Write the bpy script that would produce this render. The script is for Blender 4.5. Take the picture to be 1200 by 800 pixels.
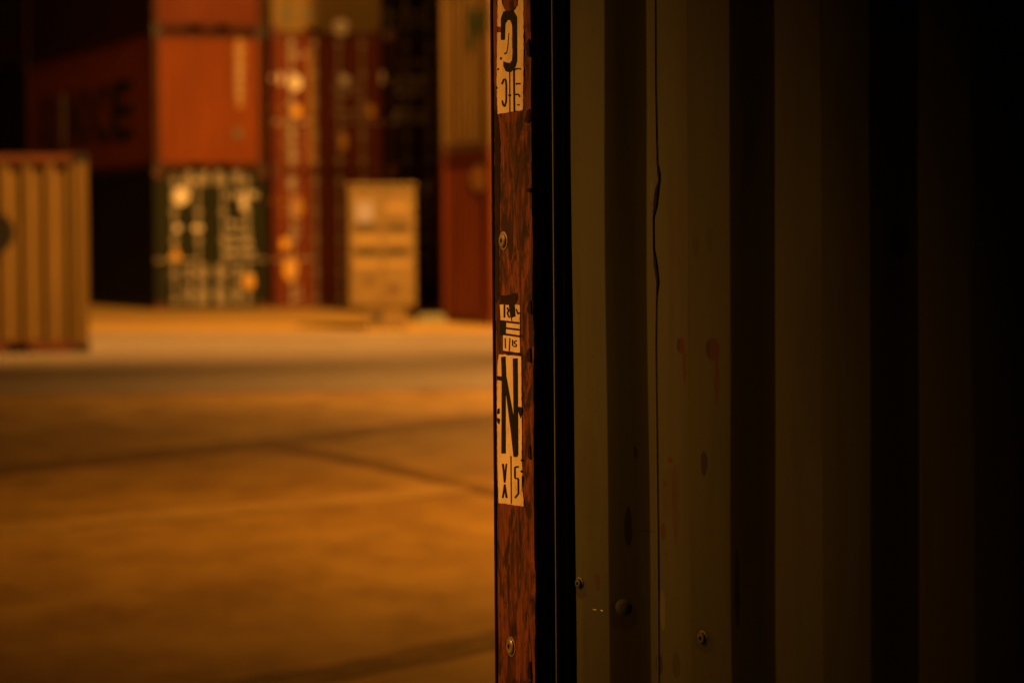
import bpy, bmesh, math, random
from mathutils import Vector, Matrix
random.seed(7)
sc = bpy.context.scene
for o in list(bpy.data.objects):
    bpy.data.objects.remove(o)
COL = sc.collection
R = math.radians

# ------------------------------------------------------------------ camera
F = 3333.0                      # focal length in photo pixels (100 mm on 36 mm)
HC = 1.45                       # eye height
PITCH, ROLL = R(2.08), R(0.42)
CAM = Vector((0, 0, HC))
_f = Vector((0, math.cos(PITCH), -math.sin(PITCH)))
_r0 = Vector((1, 0, 0)); _u0 = _r0.cross(_f)
_r = _r0 * math.cos(ROLL) - _u0 * math.sin(ROLL)
_u = _u0 * math.cos(ROLL) + _r0 * math.sin(ROLL)
cd = bpy.data.cameras.new('camera')
cam = bpy.data.objects.new('camera', cd); COL.objects.link(cam)
m3 = Matrix((_r, _u, -_f)).transposed()
cam.matrix_world = Matrix.Translation(CAM) @ m3.to_4x4()
cd.sensor_width = 36; cd.lens = 36 * F / 1200
cd.clip_start = 0.05; cd.clip_end = 2000
cd.dof.use_dof = True
cd.dof.focus_distance = 3.92
cd.dof.aperture_fstop = 4.6
sc.camera = cam

# ------------------------------------------------------------------ sky and exposure
w = bpy.data.worlds.new('World'); sc.world = w; w.use_nodes = True
nt = w.node_tree; nt.nodes.clear()
sky = nt.nodes.new('ShaderNodeTexSky'); sky.sky_type = 'NISHITA'; sky.sun_disc = False
sky.sun_elevation = R(1.0); sky.sun_rotation = R(250)
bg = nt.nodes.new('ShaderNodeBackground'); bg.inputs[1].default_value = 0.004
wo = nt.nodes.new('ShaderNodeOutputWorld')
nt.links.new(sky.outputs[0], bg.inputs[0]); nt.links.new(bg.outputs[0], wo.inputs[0])
sc.view_settings.view_transform = 'Standard'; sc.view_settings.look = 'None'
sc.view_settings.exposure = 0.0; sc.view_settings.gamma = 1.0
sc.cycles.max_bounces = 6; sc.cycles.diffuse_bounces = 4
sc.cycles.sample_clamp_indirect = 3.0

# lamps (each lamp head is built further down, on a mast): position, aim, watts, cone, blend, colour
SODIUM = (1.0, 0.41, 0.07)
LAMPS = {
    'far':  ((3.7, 31.0, 17.0), (-8.0, 52.5, 0.0), 58000, 94, 1.0, SODIUM),
    'stack_fill':  ((0.7, 31.0, 17.0), (-1.2, 62.0, 4.5), 13000, 40, 1.0, SODIUM),  # added fill lamp that lifts the shaded stack
    'road': ((3.0, 28.7, 8.5), (4.2, 28.2, 0.0), 9000, 130, 1.0, SODIUM),
    'near': ((2.7, 14.8, 6.1), (2.8, 14.9, 0.0), 3200, 123, 1.0, (1.0, 0.37, 0.035)),
    'side': ((-9.95, 4.65, 5.0), (-0.24, 4.28, 1.36), 6900, 9.2, 1.0, (1.0, 0.40, 0.06)),  # added narrow spot, shaped to light only the post and near wall
}

# ------------------------------------------------------------------ pixel helpers (layout only)
def ray(px, py):
    return (_f * F + _r * (px - 600) - _u * (py - 400)).normalized()
def on_ground(px, py, z=0.0):
    d = ray(px, py); t = (z - HC) / d.z
    return CAM + d * t
def at_depth(px, Y):
    d = ray(px, 300); return CAM + d * (Y / d.y)
def on_plane(px, py, p0, n):
    d = ray(px, py); return CAM + d * ((p0 - CAM).dot(n) / d.dot(n))

# ------------------------------------------------------------------ mesh helpers
class MB:
    def __init__(self): self.v = []; self.f = []
    def box(self, x0, x1, y0, y1, z0, z1):
        b = len(self.v)
        self.v += [(x0,y0,z0),(x1,y0,z0),(x1,y1,z0),(x0,y1,z0),(x0,y0,z1),(x1,y0,z1),(x1,y1,z1),(x0,y1,z1)]
        self.f += [tuple(b+i for i in q) for q in ((0,3,2,1),(4,5,6,7),(0,1,5,4),(1,2,6,5),(2,3,7,6),(3,0,4,7))]
        return self
    def tube(self, p, q, r, n=12, r2=None, cap=True):
        p = Vector(p); q = Vector(q); d = (q-p).normalized()
        a = d.orthogonal().normalized(); c = d.cross(a); b = len(self.v)
        r2 = r if r2 is None else r2
        for P, rr in ((p, r), (q, r2)):
            for i in range(n):
                t = 2*math.pi*i/n; self.v.append(tuple(P + a*rr*math.cos(t) + c*rr*math.sin(t)))
        for i in range(n):
            j = (i+1) % n; self.f.append((b+i, b+j, b+n+j, b+n+i))
        if cap:
            self.f.append(tuple(b+i for i in reversed(range(n)))); self.f.append(tuple(b+n+i for i in range(n)))
        return self
    def lathe(self, c, axis, prof, n=20):
        c = Vector(c); d = Vector(axis).normalized(); a = d.orthogonal().normalized(); e = d.cross(a); b = len(self.v)
        for r, h in prof:
            for i in range(n):
                t = 2*math.pi*i/n; self.v.append(tuple(c + d*h + a*r*math.cos(t) + e*r*math.sin(t)))
        for k in range(len(prof)-1):
            for i in range(n):
                j = (i+1) % n; self.f.append((b+k*n+i, b+k*n+j, b+(k+1)*n+j, b+(k+1)*n+i))
        k = len(prof)-1
        self.f.append(tuple(b+k*n+i for i in range(n)))
        return self
    def quad(self, *p):
        b = len(self.v); self.v += [tuple(q) for q in p]; self.f.append(tuple(range(b, b+len(p)))); return self
    def slab(self, pts, n, th):
        """polygon pts (3-D, ordered) with thickness th along n (outward)"""
        b = len(self.v); n = Vector(n)*th; k = len(pts)
        self.v += [tuple(p) for p in pts] + [tuple(Vector(p)+n) for p in pts]
        self.f.append(tuple(b+k+i for i in range(k))); self.f.append(tuple(b+i for i in reversed(range(k))))
        for i in range(k):
            j = (i+1) % k; self.f.append((b+i, b+j, b+k+j, b+k+i))
        return self
    def mesh(self, name, smooth=False):
        m = bpy.data.meshes.new(name); m.from_pydata(self.v, [], self.f); m.validate()
        bm = bmesh.new(); bm.from_mesh(m); bmesh.ops.recalc_face_normals(bm, faces=bm.faces); bm.to_mesh(m); bm.free()
        if smooth: m.polygons.foreach_set('use_smooth', [True]*len(m.polygons))
        return m
    def build(self, name, mat, parent=None, loc=None, bevel=0, smooth=False, label=None):
        m = self.mesh(name, smooth); return add(name, m, mat, parent, loc, bevel, label)

def add(name, m, mat, parent=None, loc=None, bevel=0, label=None):
    if mat and not m.materials: m.materials.append(mat)
    o = bpy.data.objects.new(name, m); COL.objects.link(o)
    if parent is not None: o.parent = parent
    if loc: o.location = loc
    if bevel:
        b = o.modifiers.new('bevel', 'BEVEL'); b.width = bevel; b.segments = 2; b.limit_method = 'ANGLE'
    if label: o['label'] = label
    return o
def thing(name, label, cat, loc=(0,0,0), rz=0, group=None):
    o = bpy.data.objects.new(name, None); COL.objects.link(o)
    o.location = loc; o.rotation_euler = (0, 0, rz); o['label'] = label; o['category'] = cat
    o.empty_display_size = .3
    if group: o['group'] = group
    return o

# ------------------------------------------------------------------ materials
def mat(name, c, rough=.6, metal=0, var=.25, scale=6.0, stretch=(1,1,1), bump=.1, spots=None, spot_amt=.5, spot_scale=4.0, spec=.5, bdist=.01):
    m = bpy.data.materials.new(name); m.use_nodes = True; t = m.node_tree; N = t.nodes; L = t.links
    b = N['Principled BSDF']; b.inputs['Roughness'].default_value = rough; b.inputs['Metallic'].default_value = metal
    b.inputs['Specular IOR Level'].default_value = spec
    tc = N.new('ShaderNodeTexCoord'); mp = N.new('ShaderNodeMapping'); mp.inputs['Scale'].default_value = stretch
    L.new(tc.outputs['Object'], mp.inputs[0])
    nz = N.new('ShaderNodeTexNoise'); nz.inputs['Scale'].default_value = scale; nz.inputs['Detail'].default_value = 8; nz.inputs['Roughness'].default_value = .65
    L.new(mp.outputs[0], nz.inputs[0])
    r = N.new('ShaderNodeValToRGB'); L.new(nz.outputs[0], r.inputs[0])
    r.color_ramp.elements[0].position = .3; r.color_ramp.elements[1].position = .7
    r.color_ramp.elements[0].color = (*[x*(1-var) for x in c], 1); r.color_ramp.elements[1].color = (*[min(1, x*(1+var)) for x in c], 1)
    out = r.outputs[0]
    if spots:
        n2 = N.new('ShaderNodeTexNoise'); n2.inputs['Scale'].default_value = spot_scale; n2.inputs['Detail'].default_value = 6; n2.inputs['Roughness'].default_value = .6; n2.inputs['Distortion'].default_value = .6
        L.new(mp.outputs[0], n2.inputs[0])
        r2 = N.new('ShaderNodeValToRGB'); L.new(n2.outputs[0], r2.inputs[0])
        r2.color_ramp.elements[0].position = spot_amt; r2.color_ramp.elements[1].position = min(1, spot_amt+.06)
        mx = N.new('ShaderNodeMix'); mx.data_type = 'RGBA'; L.new(r2.outputs[0], mx.inputs[0]); L.new(out, mx.inputs[6]); mx.inputs[7].default_value = (*spots, 1)
        out = mx.outputs[2]
    L.new(out, b.inputs['Base Color'])
    if bump:
        bp = N.new('ShaderNodeBump'); bp.inputs['Strength'].default_value = bump; bp.inputs['Distance'].default_value = bdist
        L.new(nz.outputs[0], bp.inputs['Height']); L.new(bp.outputs[0], b.inputs['Normal'])
    return m
RUST = (.16, .055, .02)
def paint(name, c, **k):
    d = dict(spec=.18, rough=.6, var=.18, scale=1.6, stretch=(1, 1, .35), bump=.05, spots=RUST, spot_amt=.66, spot_scale=2.2); d.update(k)
    return mat(name, c, **d)
M = {
 'orange': paint('orange paint', (.195, .048, .005)),
 'green': paint('dark green paint', (.012, .016, .005), spot_amt=.75),
 'red': paint('red paint', (.13, .028, .006)),
 'maroon': paint('maroon paint', (.05, .012, .005)),
 'tan': paint('tan paint', (.20, .14, .045)),
 'tan2': paint('faded tan paint', (.155, .10, .035)),
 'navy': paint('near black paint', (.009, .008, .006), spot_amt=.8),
 'beige': paint('beige paint', (.19, .125, .040), spot_amt=.70, spot_scale=1.5, stretch=(1, 1, .3)),
 'brick': paint('brick red paint', (.14, .032, .008)),
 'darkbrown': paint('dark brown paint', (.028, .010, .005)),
 'frame_rust': mat('rusty frame paint', (.12, .035, .014), rough=.7, var=.5, scale=9, bump=.3),
 'galv': mat('galvanised steel', (.38, .35, .28), rough=.55, metal=0, var=.25, scale=12),
 'darksteel': mat('dark steel', (.03, .027, .024), rough=.6, var=.4, scale=10),
 'black': mat('black paint', (.008, .008, .008), rough=.6, var=.3, scale=20, bump=.05),
 'white': mat('white lettering', (.80, .76, .68), rough=.5, var=.08, scale=8, bump=0),
 'whitedim': mat('worn white lettering', (.42, .39, .34), rough=.6, var=.3, scale=8, bump=0),
 'yellow': mat('yellow label', (.72, .42, .04), rough=.5, var=.08, scale=8, bump=0),
 'ochre': mat('ochre stripe', (.36, .19, .035), rough=.55, var=.2, scale=8, bump=0),
 'letter_dark': mat('dark lettering', (.006, .006, .006), rough=.6, var=.1, scale=8, bump=0),
 'greymark': mat('grey green mark', (.10, .11, .07), rough=.6, var=.2, scale=8, bump=0),
 'greenmark': mat('green emblem', (.05, .085, .02), rough=.6, var=.2, scale=8, bump=0),
 'cabinet': mat('cream cabinet paint', (.18, .128, .047), rough=.5, var=.15, scale=3, bump=.05),
 'wood': mat('floor timber', (.10, .06, .03), rough=.8, var=.3, scale=5),
 'glass': mat('lamp glass', (.6, .6, .6), rough=.2, var=.02, bump=0),
}
M['guard'] = mat('pale bar guards', (.27, .25, .20), var=.2, scale=8, bump=0)
M['darkframe'] = mat('dark red brown frame paint', (.055, .016, .006), rough=.7, spec=.2, var=.3, scale=5, bump=.05)
M['band'] = mat('pale ochre band', (.31, .215, .075), var=.1, scale=8, bump=0)
def concrete(name, c, c2, rough, sc_, bump=.25, lo=.40, hi=.57):
    m = bpy.data.materials.new(name); m.use_nodes = True; t = m.node_tree; N = t.nodes; L = t.links; b = N['Principled BSDF']
    tc = N.new('ShaderNodeTexCoord')
    def noise(s, d=8, st=(1,1,1), ro=.6):
        mp = N.new('ShaderNodeMapping'); mp.inputs['Scale'].default_value = st; L.new(tc.outputs['Object'], mp.inputs[0])
        n = N.new('ShaderNodeTexNoise'); n.inputs['Scale'].default_value = s; n.inputs['Detail'].default_value = d; n.inputs['Roughness'].default_value = ro
        L.new(mp.outputs[0], n.inputs[0]); return n.outputs[0]
    big = noise(.35*sc_, 5, (1, .55, 1)); mid = noise(2.2*sc_, 8, (1, .5, 1), .7); fine = noise(22, 8, (1,1,1), .7)
    def mul(a, k): n = N.new('ShaderNodeMath'); n.operation = 'MULTIPLY'; L.new(a, n.inputs[0]); n.inputs[1].default_value = k; return n.outputs[0]
    def addn(a, c_): n = N.new('ShaderNodeMath'); n.operation = 'ADD'; L.new(a, n.inputs[0]); L.new(c_, n.inputs[1]); return n.outputs[0]
    s = addn(addn(mul(big, .36), mul(mid, .46)), mul(fine, .2))
    r = N.new('ShaderNodeValToRGB'); L.new(s, r.inputs[0]); r.color_ramp.elements[0].position = lo; r.color_ramp.elements[1].position = hi
    r.color_ramp.elements[0].color = (*c2, 1); r.color_ramp.elements[1].color = (*c, 1)
    L.new(r.outputs[0], b.inputs['Base Color'])
    rr = N.new('ShaderNodeMapRange'); L.new(mid, rr.inputs[0]); rr.inputs[1].default_value = .3; rr.inputs[2].default_value = .7; rr.inputs[3].default_value = rough-.08; rr.inputs[4].default_value = rough+.12
    L.new(rr.outputs[0], b.inputs['Roughness'])
    bp = N.new('ShaderNodeBump'); bp.inputs['Strength'].default_value = bump; bp.inputs['Distance'].default_value = .02
    L.new(addn(mul(fine, .4), mul(mid, .6)), bp.inputs['Height']); L.new(bp.outputs[0], b.inputs['Normal'])
    return m
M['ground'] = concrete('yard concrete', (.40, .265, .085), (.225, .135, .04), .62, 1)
M['apron'] = concrete('pale apron concrete', (.52, .36, .11), (.44, .30, .09), .55, 1)
M['asphalt'] = concrete('asphalt', (.27, .24, .22), (.235, .205, .185), .5, 1, .15, .3, .7)
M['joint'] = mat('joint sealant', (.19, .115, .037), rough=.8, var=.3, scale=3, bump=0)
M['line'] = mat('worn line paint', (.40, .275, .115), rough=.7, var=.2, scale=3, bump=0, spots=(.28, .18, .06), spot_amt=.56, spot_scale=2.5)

# ------------------------------------------------------------------ the ground
def structure(o): o['kind'] = 'structure'; return o
structure(MB().quad((-300,-120,0),(300,-120,0),(300,500,0),(-300,500,0)).build('ground', M['ground']))
def gp(pts, z): return [tuple(on_ground(x, y, z)) for x, y in pts]
structure(MB().quad(*gp([(-900,384),(1900,410),(1900,334),(-900,356)], .004)).build('apron', M['apron']))
structure(MB().quad(*gp([(-900,474),(160,460),(600,455),(1900,432),(1900,404),(600,390),(-900,388)], .008)).build('road', M['asphalt']))
def ribbon(name, pts, wpx, mt, z):
    mb = MB(); P = []
    random.seed(hash(name) % 97 + int(pts[0][1]))
    dense = []
    for (a, b) in zip(pts[:-1], pts[1:]):
        for k in range(8): dense.append((a[0]+(b[0]-a[0])*k/8, a[1]+(b[1]-a[1])*k/8))
    dense.append(pts[-1])
    for x, y in dense:
        h = wpx*.5*(.75+.5*random.random()); P.append((on_ground(x, y-h, z), on_ground(x, y+h, z)))
    for a, b in zip(P[:-1], P[1:]): mb.quad(a[1], b[1], b[0], a[0])
    return structure(mb.build(name, mt))
ribbon('pavement_joint', [(-120,568),(0,551),(160,534),(330,517),(480,499),(640,484)], 11, M['joint'], .004)
ribbon('pavement_joint', [(320,519),(450,545),(640,590)], 9, M['joint'], .008)
ribbon('pavement_joint', [(200,812),(420,778),(600,738),(700,718)], 12, M['joint'], .004)
ribbon('pavement_joint', [(300,812),(480,776),(600,752),(700,730)], 8, M['joint'], .004)
ribbon('painted_line', [(-120,640),(0,622),(150,606),(330,592),(500,575),(680,556)], 11, M['line'], .004)

# ------------------------------------------------------------------ shipping containers
Wd = 2.44
def corr(x0, x1, y, z0, z1, axis='x', dep=.036, flat=.075, sl=.06, sign=1):
    """corrugated sheet along x (or y) between z0 and z1"""
    mb = MB(); pts = [(x0, 0)]; x = x0; st = 0
    seq = [(flat, 0), (sl, 1), (flat, 1), (sl, 0)]
    lvl = 0
    while x < x1 - 1e-6:
        d, nl = seq[st % 4]; x = min(x1, x+d); lvl = nl; pts.append((x, lvl*dep)); st += 1
    for a, b in zip(pts[:-1], pts[1:]):
        if axis == 'x': mb.quad((a[0], y+a[1]*sign, z0), (b[0], y+b[1]*sign, z0), (b[0], y+b[1]*sign, z1), (a[0], y+a[1]*sign, z1))
        else: mb.quad((y+a[1]*sign, a[0], z0), (y+b[1]*sign, b[0], z0), (y+b[1]*sign, b[0], z1), (y+a[1]*sign, a[0], z1))
    return mb
_cache = {}
def cached(key, fn, mt):
    k = (key, mt.name)
    if k not in _cache:
        m = fn().mesh(key if isinstance(key, str) else key[0]); m.materials.append(mt); _cache[k] = m
    return _cache[k]
def container(P, rz, z, H, L, paint_m, label, group, end='wall', frame=None, rear='wall', side_m=None):
    """origin = left bottom corner of the end that faces the camera; +x along that end, +y to the back"""
    fr = frame or paint_m
    t = thing('shipping_container', label, 'container', (P[0], P[1], z), rz, group)
    hc = .118
    def A(name, key, fn, mt, loc=None, bevel=0): return add(name, cached(key, fn, mt), None, t, loc, bevel)
    castm = M['frame_rust'] if frame is None else M['darksteel']
    for (x, y) in ((0, 0), (Wd-.17, 0), (0, L-.18), (Wd-.17, L-.18)):
        for zz in (0, H-hc):
            A('corner_casting', 'corner_casting', lambda: casting(), castm, (x, y, zz))
    for (x, y) in ((.004, .004), (Wd-.154, .004), (.004, L-.164), (Wd-.154, L-.164)):
        A('corner_post', ('corner_post', H), lambda: MB().box(0, .15, 0, .16, hc, H-hc), paint_m if fr is M['frame_rust'] else fr, (x, y, 0))
    for x in (.01, Wd-.07):
        A('bottom_rail', ('bottom_rail', L), lambda: MB().box(0, .06, .18, L-.18, .015, .17), fr, (x, 0, 0))
        A('top_rail', ('top_rail', L, H), lambda: MB().box(0, .06, .18, L-.18, H-.075, H-.01), fr, (x, 0, 0))
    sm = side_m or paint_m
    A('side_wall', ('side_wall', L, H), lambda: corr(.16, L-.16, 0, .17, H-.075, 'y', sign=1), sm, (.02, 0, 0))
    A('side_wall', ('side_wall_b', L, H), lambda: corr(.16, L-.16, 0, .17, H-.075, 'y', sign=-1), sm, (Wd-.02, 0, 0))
    A('roof', ('roof', L), lambda: corr(.1, L-.1, 0, 0, 1, 'y', dep=.02) and roof_mesh(L), paint_m, (0, 0, H-.03))
    A('floor', ('floor', L), lambda: MB().box(.07, Wd-.07, .05, L-.05, .14, .17), M['wood'])
    for which, y0, sgn in (('front', 0, 1), ('back', L, -1)):
        kind = end if which == 'front' else rear
        ys = (lambda a: a) if sgn == 1 else (lambda a: L-a)
        def bx(mb, x0, x1, a, b, z0, z1):
            p, q = sorted((ys(a), ys(b))); return mb.box(x0, x1, p, q, z0, z1)
        kk = (which, kind, L, H)
        if kind == 'wall':
            def sill():
                mb = MB()
                # bottom rail with two dark fork slots (open gaps)
                for a, b in ((.17, .77), (1.06, 1.38), (1.67, Wd-.17)): bx(mb, a, b, .02, .10, .02, .16)
                bx(mb, .77, 1.06, .02, .10, .13, .16); bx(mb, 1.38, 1.67, .02, .10, .13, .16)
                return mb
            A('end_sill', ('end_sill',)+kk, sill, fr)
            A('header', ('header',)+kk, lambda: bx(MB(), .17, Wd-.17, .02, .10, H-.12, H-.01), fr)
            A('end_wall', ('end_wall',)+kk, lambda: corr(.155, Wd-.155, ys(.035), .16, H-.12, 'x', dep=.05, flat=.11, sl=.035, sign=sgn), paint_m)
        else:
            A('door_sill', ('door_sill',)+kk, lambda: bx(MB(), .17, Wd-.17, .01, .12, .02, .15), fr)
            A('header', ('door_header',)+kk, lambda: bx(MB(), .17, Wd-.17, .01, .12, H-.13, H-.01), fr)
            for d, (xa, xb) in enumerate(((.165, Wd/2-.012), (Wd/2+.012, Wd-.165))):
                def leaf(xa=xa, xb=xb):
                    mb = MB(); z0, z1 = .17, H-.15
                    bx(mb, xa, xb, .06, .10, z0, z1)
                    for zc in [z0+(z1-z0)*k/5 for k in range(1, 5)]:   # pressed horizontal panels
                        bx(mb, xa+.06, xb-.06, .045, .06, zc-.19, zc-.05)
                    bx(mb, xa, xa+.05, .035, .06, z0, z1); bx(mb, xb-.05, xb, .035, .06, z0, z1)
                    return mb
                dm = cached(('door', d)+kk, leaf, paint_m)
                door = add('door', dm, None, t)
                for q, xr in enumerate((xa+.26, xb-.26)):
                    bar = add('locking_bar', cached(('locking_bar', d, q)+kk, lambda xr=xr: MB().tube((xr, ys(.022), .05), (xr, ys(.022), H-.04), .021, 10), M['galv']), None, door)
                    for zc in (.20, .75, 1.45, 2.05, H-.2):
                        add('bar_keeper', cached(('bar_keeper', which, L), lambda: bx(MB(), -.07, .07, .0, .045, -.035, .035), M['galv']), None, door, (xr, 0, zc))
                    add('handle', cached(('handle', d, q)+kk, lambda xr=xr, d=d: bx(MB(), xr-(.0 if d else .42), xr+(.42 if d else .0), .0, .014, 1.02+.12*0, 1.055), M['galv']), None, door)
                for zc in (.45, 1.05, 1.65, H-.5):
                    xh = .150 if d == 0 else Wd-.195
                    add('hinge', cached(('hinge', d, round(zc, 2))+kk, lambda xh=xh, zc=zc: bx(MB(), xh, xh+.045, -.004, .03, zc-.08, zc+.08), fr), None, door)
    return t
def casting():
    mb = MB(); h = .118
    mb.box(-.002, .172, .02, .18, 0, h)
    mb.box(-.002, .05, -.002, .02, 0, h); mb.box(.12, .172, -.002, .02, 0, h); mb.box(.05, .12, -.002, .02, 0, .03); mb.box(.05, .12, -.002, .02, h-.03, h)
    return mb
def roof_mesh(L):
    mb = MB(); y = .1; up = 0
    pts = [(y, 0)]
    while y < L-.1:
        for d, l in ((.12, 0), (.04, 1), (.10, 1), (.04, 0)):
            y = min(L-.1, y+d); pts.append((y, l*.02))
    for a, b in zip(pts[:-1], pts[1:]):
        mb.quad((.06, a[0], a[1]), (Wd-.06, a[0], a[1]), (Wd-.06, b[0], b[1]), (.06, b[0], b[1]))
    mb.box(.06, Wd-.06, 0.03, .1, -.02, 0.0); mb.box(.06, Wd-.06, L-.1, L-.03, -.02, 0.0)
    return mb
# flat print on the camera-facing end, placed by (x along the end, height) in metres, like the photo
def patch(t, name, x0, x1, z0, z1, mt, y=.028, shape='rect', n=16):
    mb = MB()
    if shape == 'round':
        cx, cz, rx, rz = (x0+x1)/2, (z0+z1)/2, (x1-x0)/2, (z1-z0)/2
        pts = [(cx+rx*math.cos(2*math.pi*i/n), y, cz+rz*math.sin(2*math.pi*i/n)) for i in range(n)]
    elif shape == 'tri': pts = [(x0, y, z0), (x1, y, z0), ((x0+x1)/2, y, z1)]
    else: pts = [(x0, y, z0), (x1, y, z0), (x1, y, z1), (x0, y, z1)]
    mb.slab(pts, (0, -1, 0), .003)
    return mb.build(name, mt, t)
def rows(t, name, x0, x1, zs, h, mt, seed=1, y=.028):
    """lines of small stencilled characters too small to read from here: one joined part"""
    rnd = random.Random(seed); mb = MB()
    for z in zs:
        x = x0
        while x < x1:
            wq = rnd.uniform(.3, .62)*h; 
            if rnd.random() > .14:
                mb.box(x, x+wq*.35, y-.003, y, z, z+h)
                if rnd.random() > .3: mb.box(x+wq*.35, x+wq, y-.003, y, z+h*rnd.choice((0, .4, .8)), z+h*rnd.choice((0, .4, .8))+h*.2)
                if rnd.random() > .4: mb.box(x+wq*.75, x+wq, y-.003, y, z+h*.22, z+h*.8)
            x += wq + h*.22
    o = mb.build(name, mt, t); o['kind'] = 'stuff'; return o

TH = R(22)
ex, ey = math.cos(TH), math.sin(TH)      # along the ends
sx, sy = -math.sin(TH), math.cos(TH)     # along the sides, to the back
S = 2.9
Acor = Vector((-7.45, 59.5, 0))
def stackpos(k, back=0.0): return (Acor.x + k*ex*(Wd+.16) + sx*back, Acor.y + k*ey*(Wd+.16) + sy*back)
G_A, G_B, G_C = 'containers in the stack with the orange end', 'red containers stacked beside the orange end', 'dark containers stacked in the shade'
zz = [0, S+.02, 2*(S+.02), 3*(S+.02)]
a1 = container(stackpos(0), TH, zz[0], S, 12.19, M['green'], 'dark green container with white markings at the foot of the orange stack', G_A, end='doors', side_m=M['navy'])  # near-black side wall colour stands in for the shade on it
a2 = container(stackpos(0), TH, zz[1], S, 12.19, M['orange'], 'bright orange container with a yellow strip, standing on the dark green one', G_A, frame=M['darkframe'], side_m=M['orange'])
a3 = container(stackpos(0), TH, zz[2], S, 12.19, M['brick'], 'reddish orange container cut off by the top of the picture, above the bright orange one', G_A, frame=M['darkframe'], side_m=M['darkbrown'])  # side wall coloured darker than the end to paint in its shade
b1 = container(stackpos(1), TH, zz[0], S, 12.19, M['red'], 'red container on the ground right of the dark green one, with a bright yellow label', G_B, end='doors')
b2 = container(stackpos(1), TH, zz[1], S, 12.19, M['red'], 'red container with two pale round marks side by side, right of the bright orange one', G_B, end='doors')
b3 = container(stackpos(1), TH, zz[2], S, 12.19, M['tan'], 'tan container with small dark marks at the top of the red stack', G_B)
c1 = container(stackpos(2), TH, zz[0], S, 12.19, M['maroon'], 'dark maroon container on the ground behind the cream cabinet', G_C, end='doors')
c2 = container(stackpos(2), TH, zz[1], S, 12.19, M['darkbrown'], 'dark brown container in the shade, just above the cream cabinet', G_C, end='doors')
c3 = container(stackpos(2), TH, zz[2], S, 12.19, M['navy'], 'nearly black container at the top of the shaded stack', G_C, end='doors')
# the next bay behind the long dark side, at the far left
e1 = container(stackpos(0, 12.27), TH, zz[0], S, 12.19, M['navy'], 'black container on the ground at the far left, behind the beige one', 'dark containers in the bay behind', side_m=M['navy'])
e2 = container(stackpos(0, 12.27), TH, zz[1], S, 12.19, M['navy'], 'near black container in the upper left, end to end with the lettered side', 'dark containers in the bay behind')
e3 = container(stackpos(0, 12.27), TH, zz[2], S, 12.19, M['darkbrown'], 'dark brown container in the top left corner of the picture', 'dark containers in the bay behind')

# print on the stack ends: photo pixel -> (x, z) on the end plane
NE = Vector((sx, sy, 0)) * -1
def ploc(px, py, t):
    o = Vector(t.location); p = on_plane(px, py, o + NE*0, NE); d = p - o
    c, s = math.cos(t.rotation_euler.z), math.sin(t.rotation_euler.z)
    return d.x*c + d.y*s, d.z
def ppatch(t, name, x0, y0, x1, y1, mt, shape='rect', y=.028):
    a = ploc(x0, y1, t); b = ploc(x1, y0, t); return patch(t, name, a[0], b[0], a[1], b[1], mt, y, shape)
def prow(t, name, x0, x1, ys_, hpx, mt, seed, y=.028):
    a = ploc(x0, ys_[0], t); b = ploc(x1, ys_[0], t); return rows(t, name, a[0], b[0], [ploc(x0, q, t)[1] for q in ys_], hpx/56, mt, seed, y)
# dark green doors
ppatch(a1, 'round_emblem', 202, 220, 222, 240, M['white'], 'round')
ppatch(a1, 'letter_strip', 214, 211, 226, 222, M['whitedim'])
ppatch(a1, 'round_label', 204, 263, 212, 271, M['white'], 'round'); ppatch(a1, 'round_label', 226, 263, 238, 271, M['white'], 'round')
ppatch(a1, 'warning_triangle', 199, 287, 213, 305, M['yellow'], 'tri')
ppatch(a1, 'lock_box', 197, 314, 211, 334, M['black'], y=.02)
prow(a1, 'container_number', 266, 302, [233], 8, M['white'], 3); ppatch(a1, 'check_digit', 283, 233, 290, 246, M['white'])
prow(a1, 'weight_table', 264, 296, [264, 276, 288, 299], 5, M['white'], 4)
ppatch(a1, 'yellow_label', 286, 322, 298, 338, M['yellow'])
for q, xx in enumerate((221, 239, 256, 277)):
    ppatch(a1, 'bar_guard', xx-4, 201, xx+5, 217, M['guard'], y=-.006)
    ppatch(a1, 'bar_guard', xx-3, 310, xx+4, 328, M['guard'], y=-.006); ppatch(a1, 'bar_guard', xx-4, 334, xx+4, 356, M['guard'], y=-.006)
# bright orange end
ppatch(a2, 'yellow_strip', 278, 46, 285, 126, M['ochre']); prow(a2, 'container_number', 276, 285, [62, 72, 82, 92, 102, 112], 6, M['whitedim'], 6, .024)
ppatch(a2, 'grey_label', 274, 150, 284, 163, M['greymark'], 'round')
# red doors, upper
ppatch(b2, 'pale_emblem', 318, 84, 332, 100, M['white'], 'round'); ppatch(b2, 'pale_emblem', 338, 88, 354, 106, M['white'], 'round')
ppatch(b2, 'yellow_label', 342, 124, 354, 137, M['yellow'], 'round')
prow(b2, 'container_number', 338, 358, [68], 8, M['whitedim'], 8); prow(b2, 'weight_table', 335, 352, [146, 156, 166, 176, 186], 5, M['whitedim'], 9)
ppatch(b2, 'pale_edge_strip', 363, 60, 366, 190, M['ochre'])
prow(b2, 'stencilled_text', 318, 336, [128, 150, 170], 4, M['ochre'], 12)
ppatch(b2, 'white_label', 398, 88, 410, 99, M['white'], 'round'); prow(b2, 'weight_table_right', 392, 420, [104, 112, 135], 6, M['whitedim'], 10); ppatch(b2, 'tall_label', 397, 155, 407, 176, M['yellow'], 'round')
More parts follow.
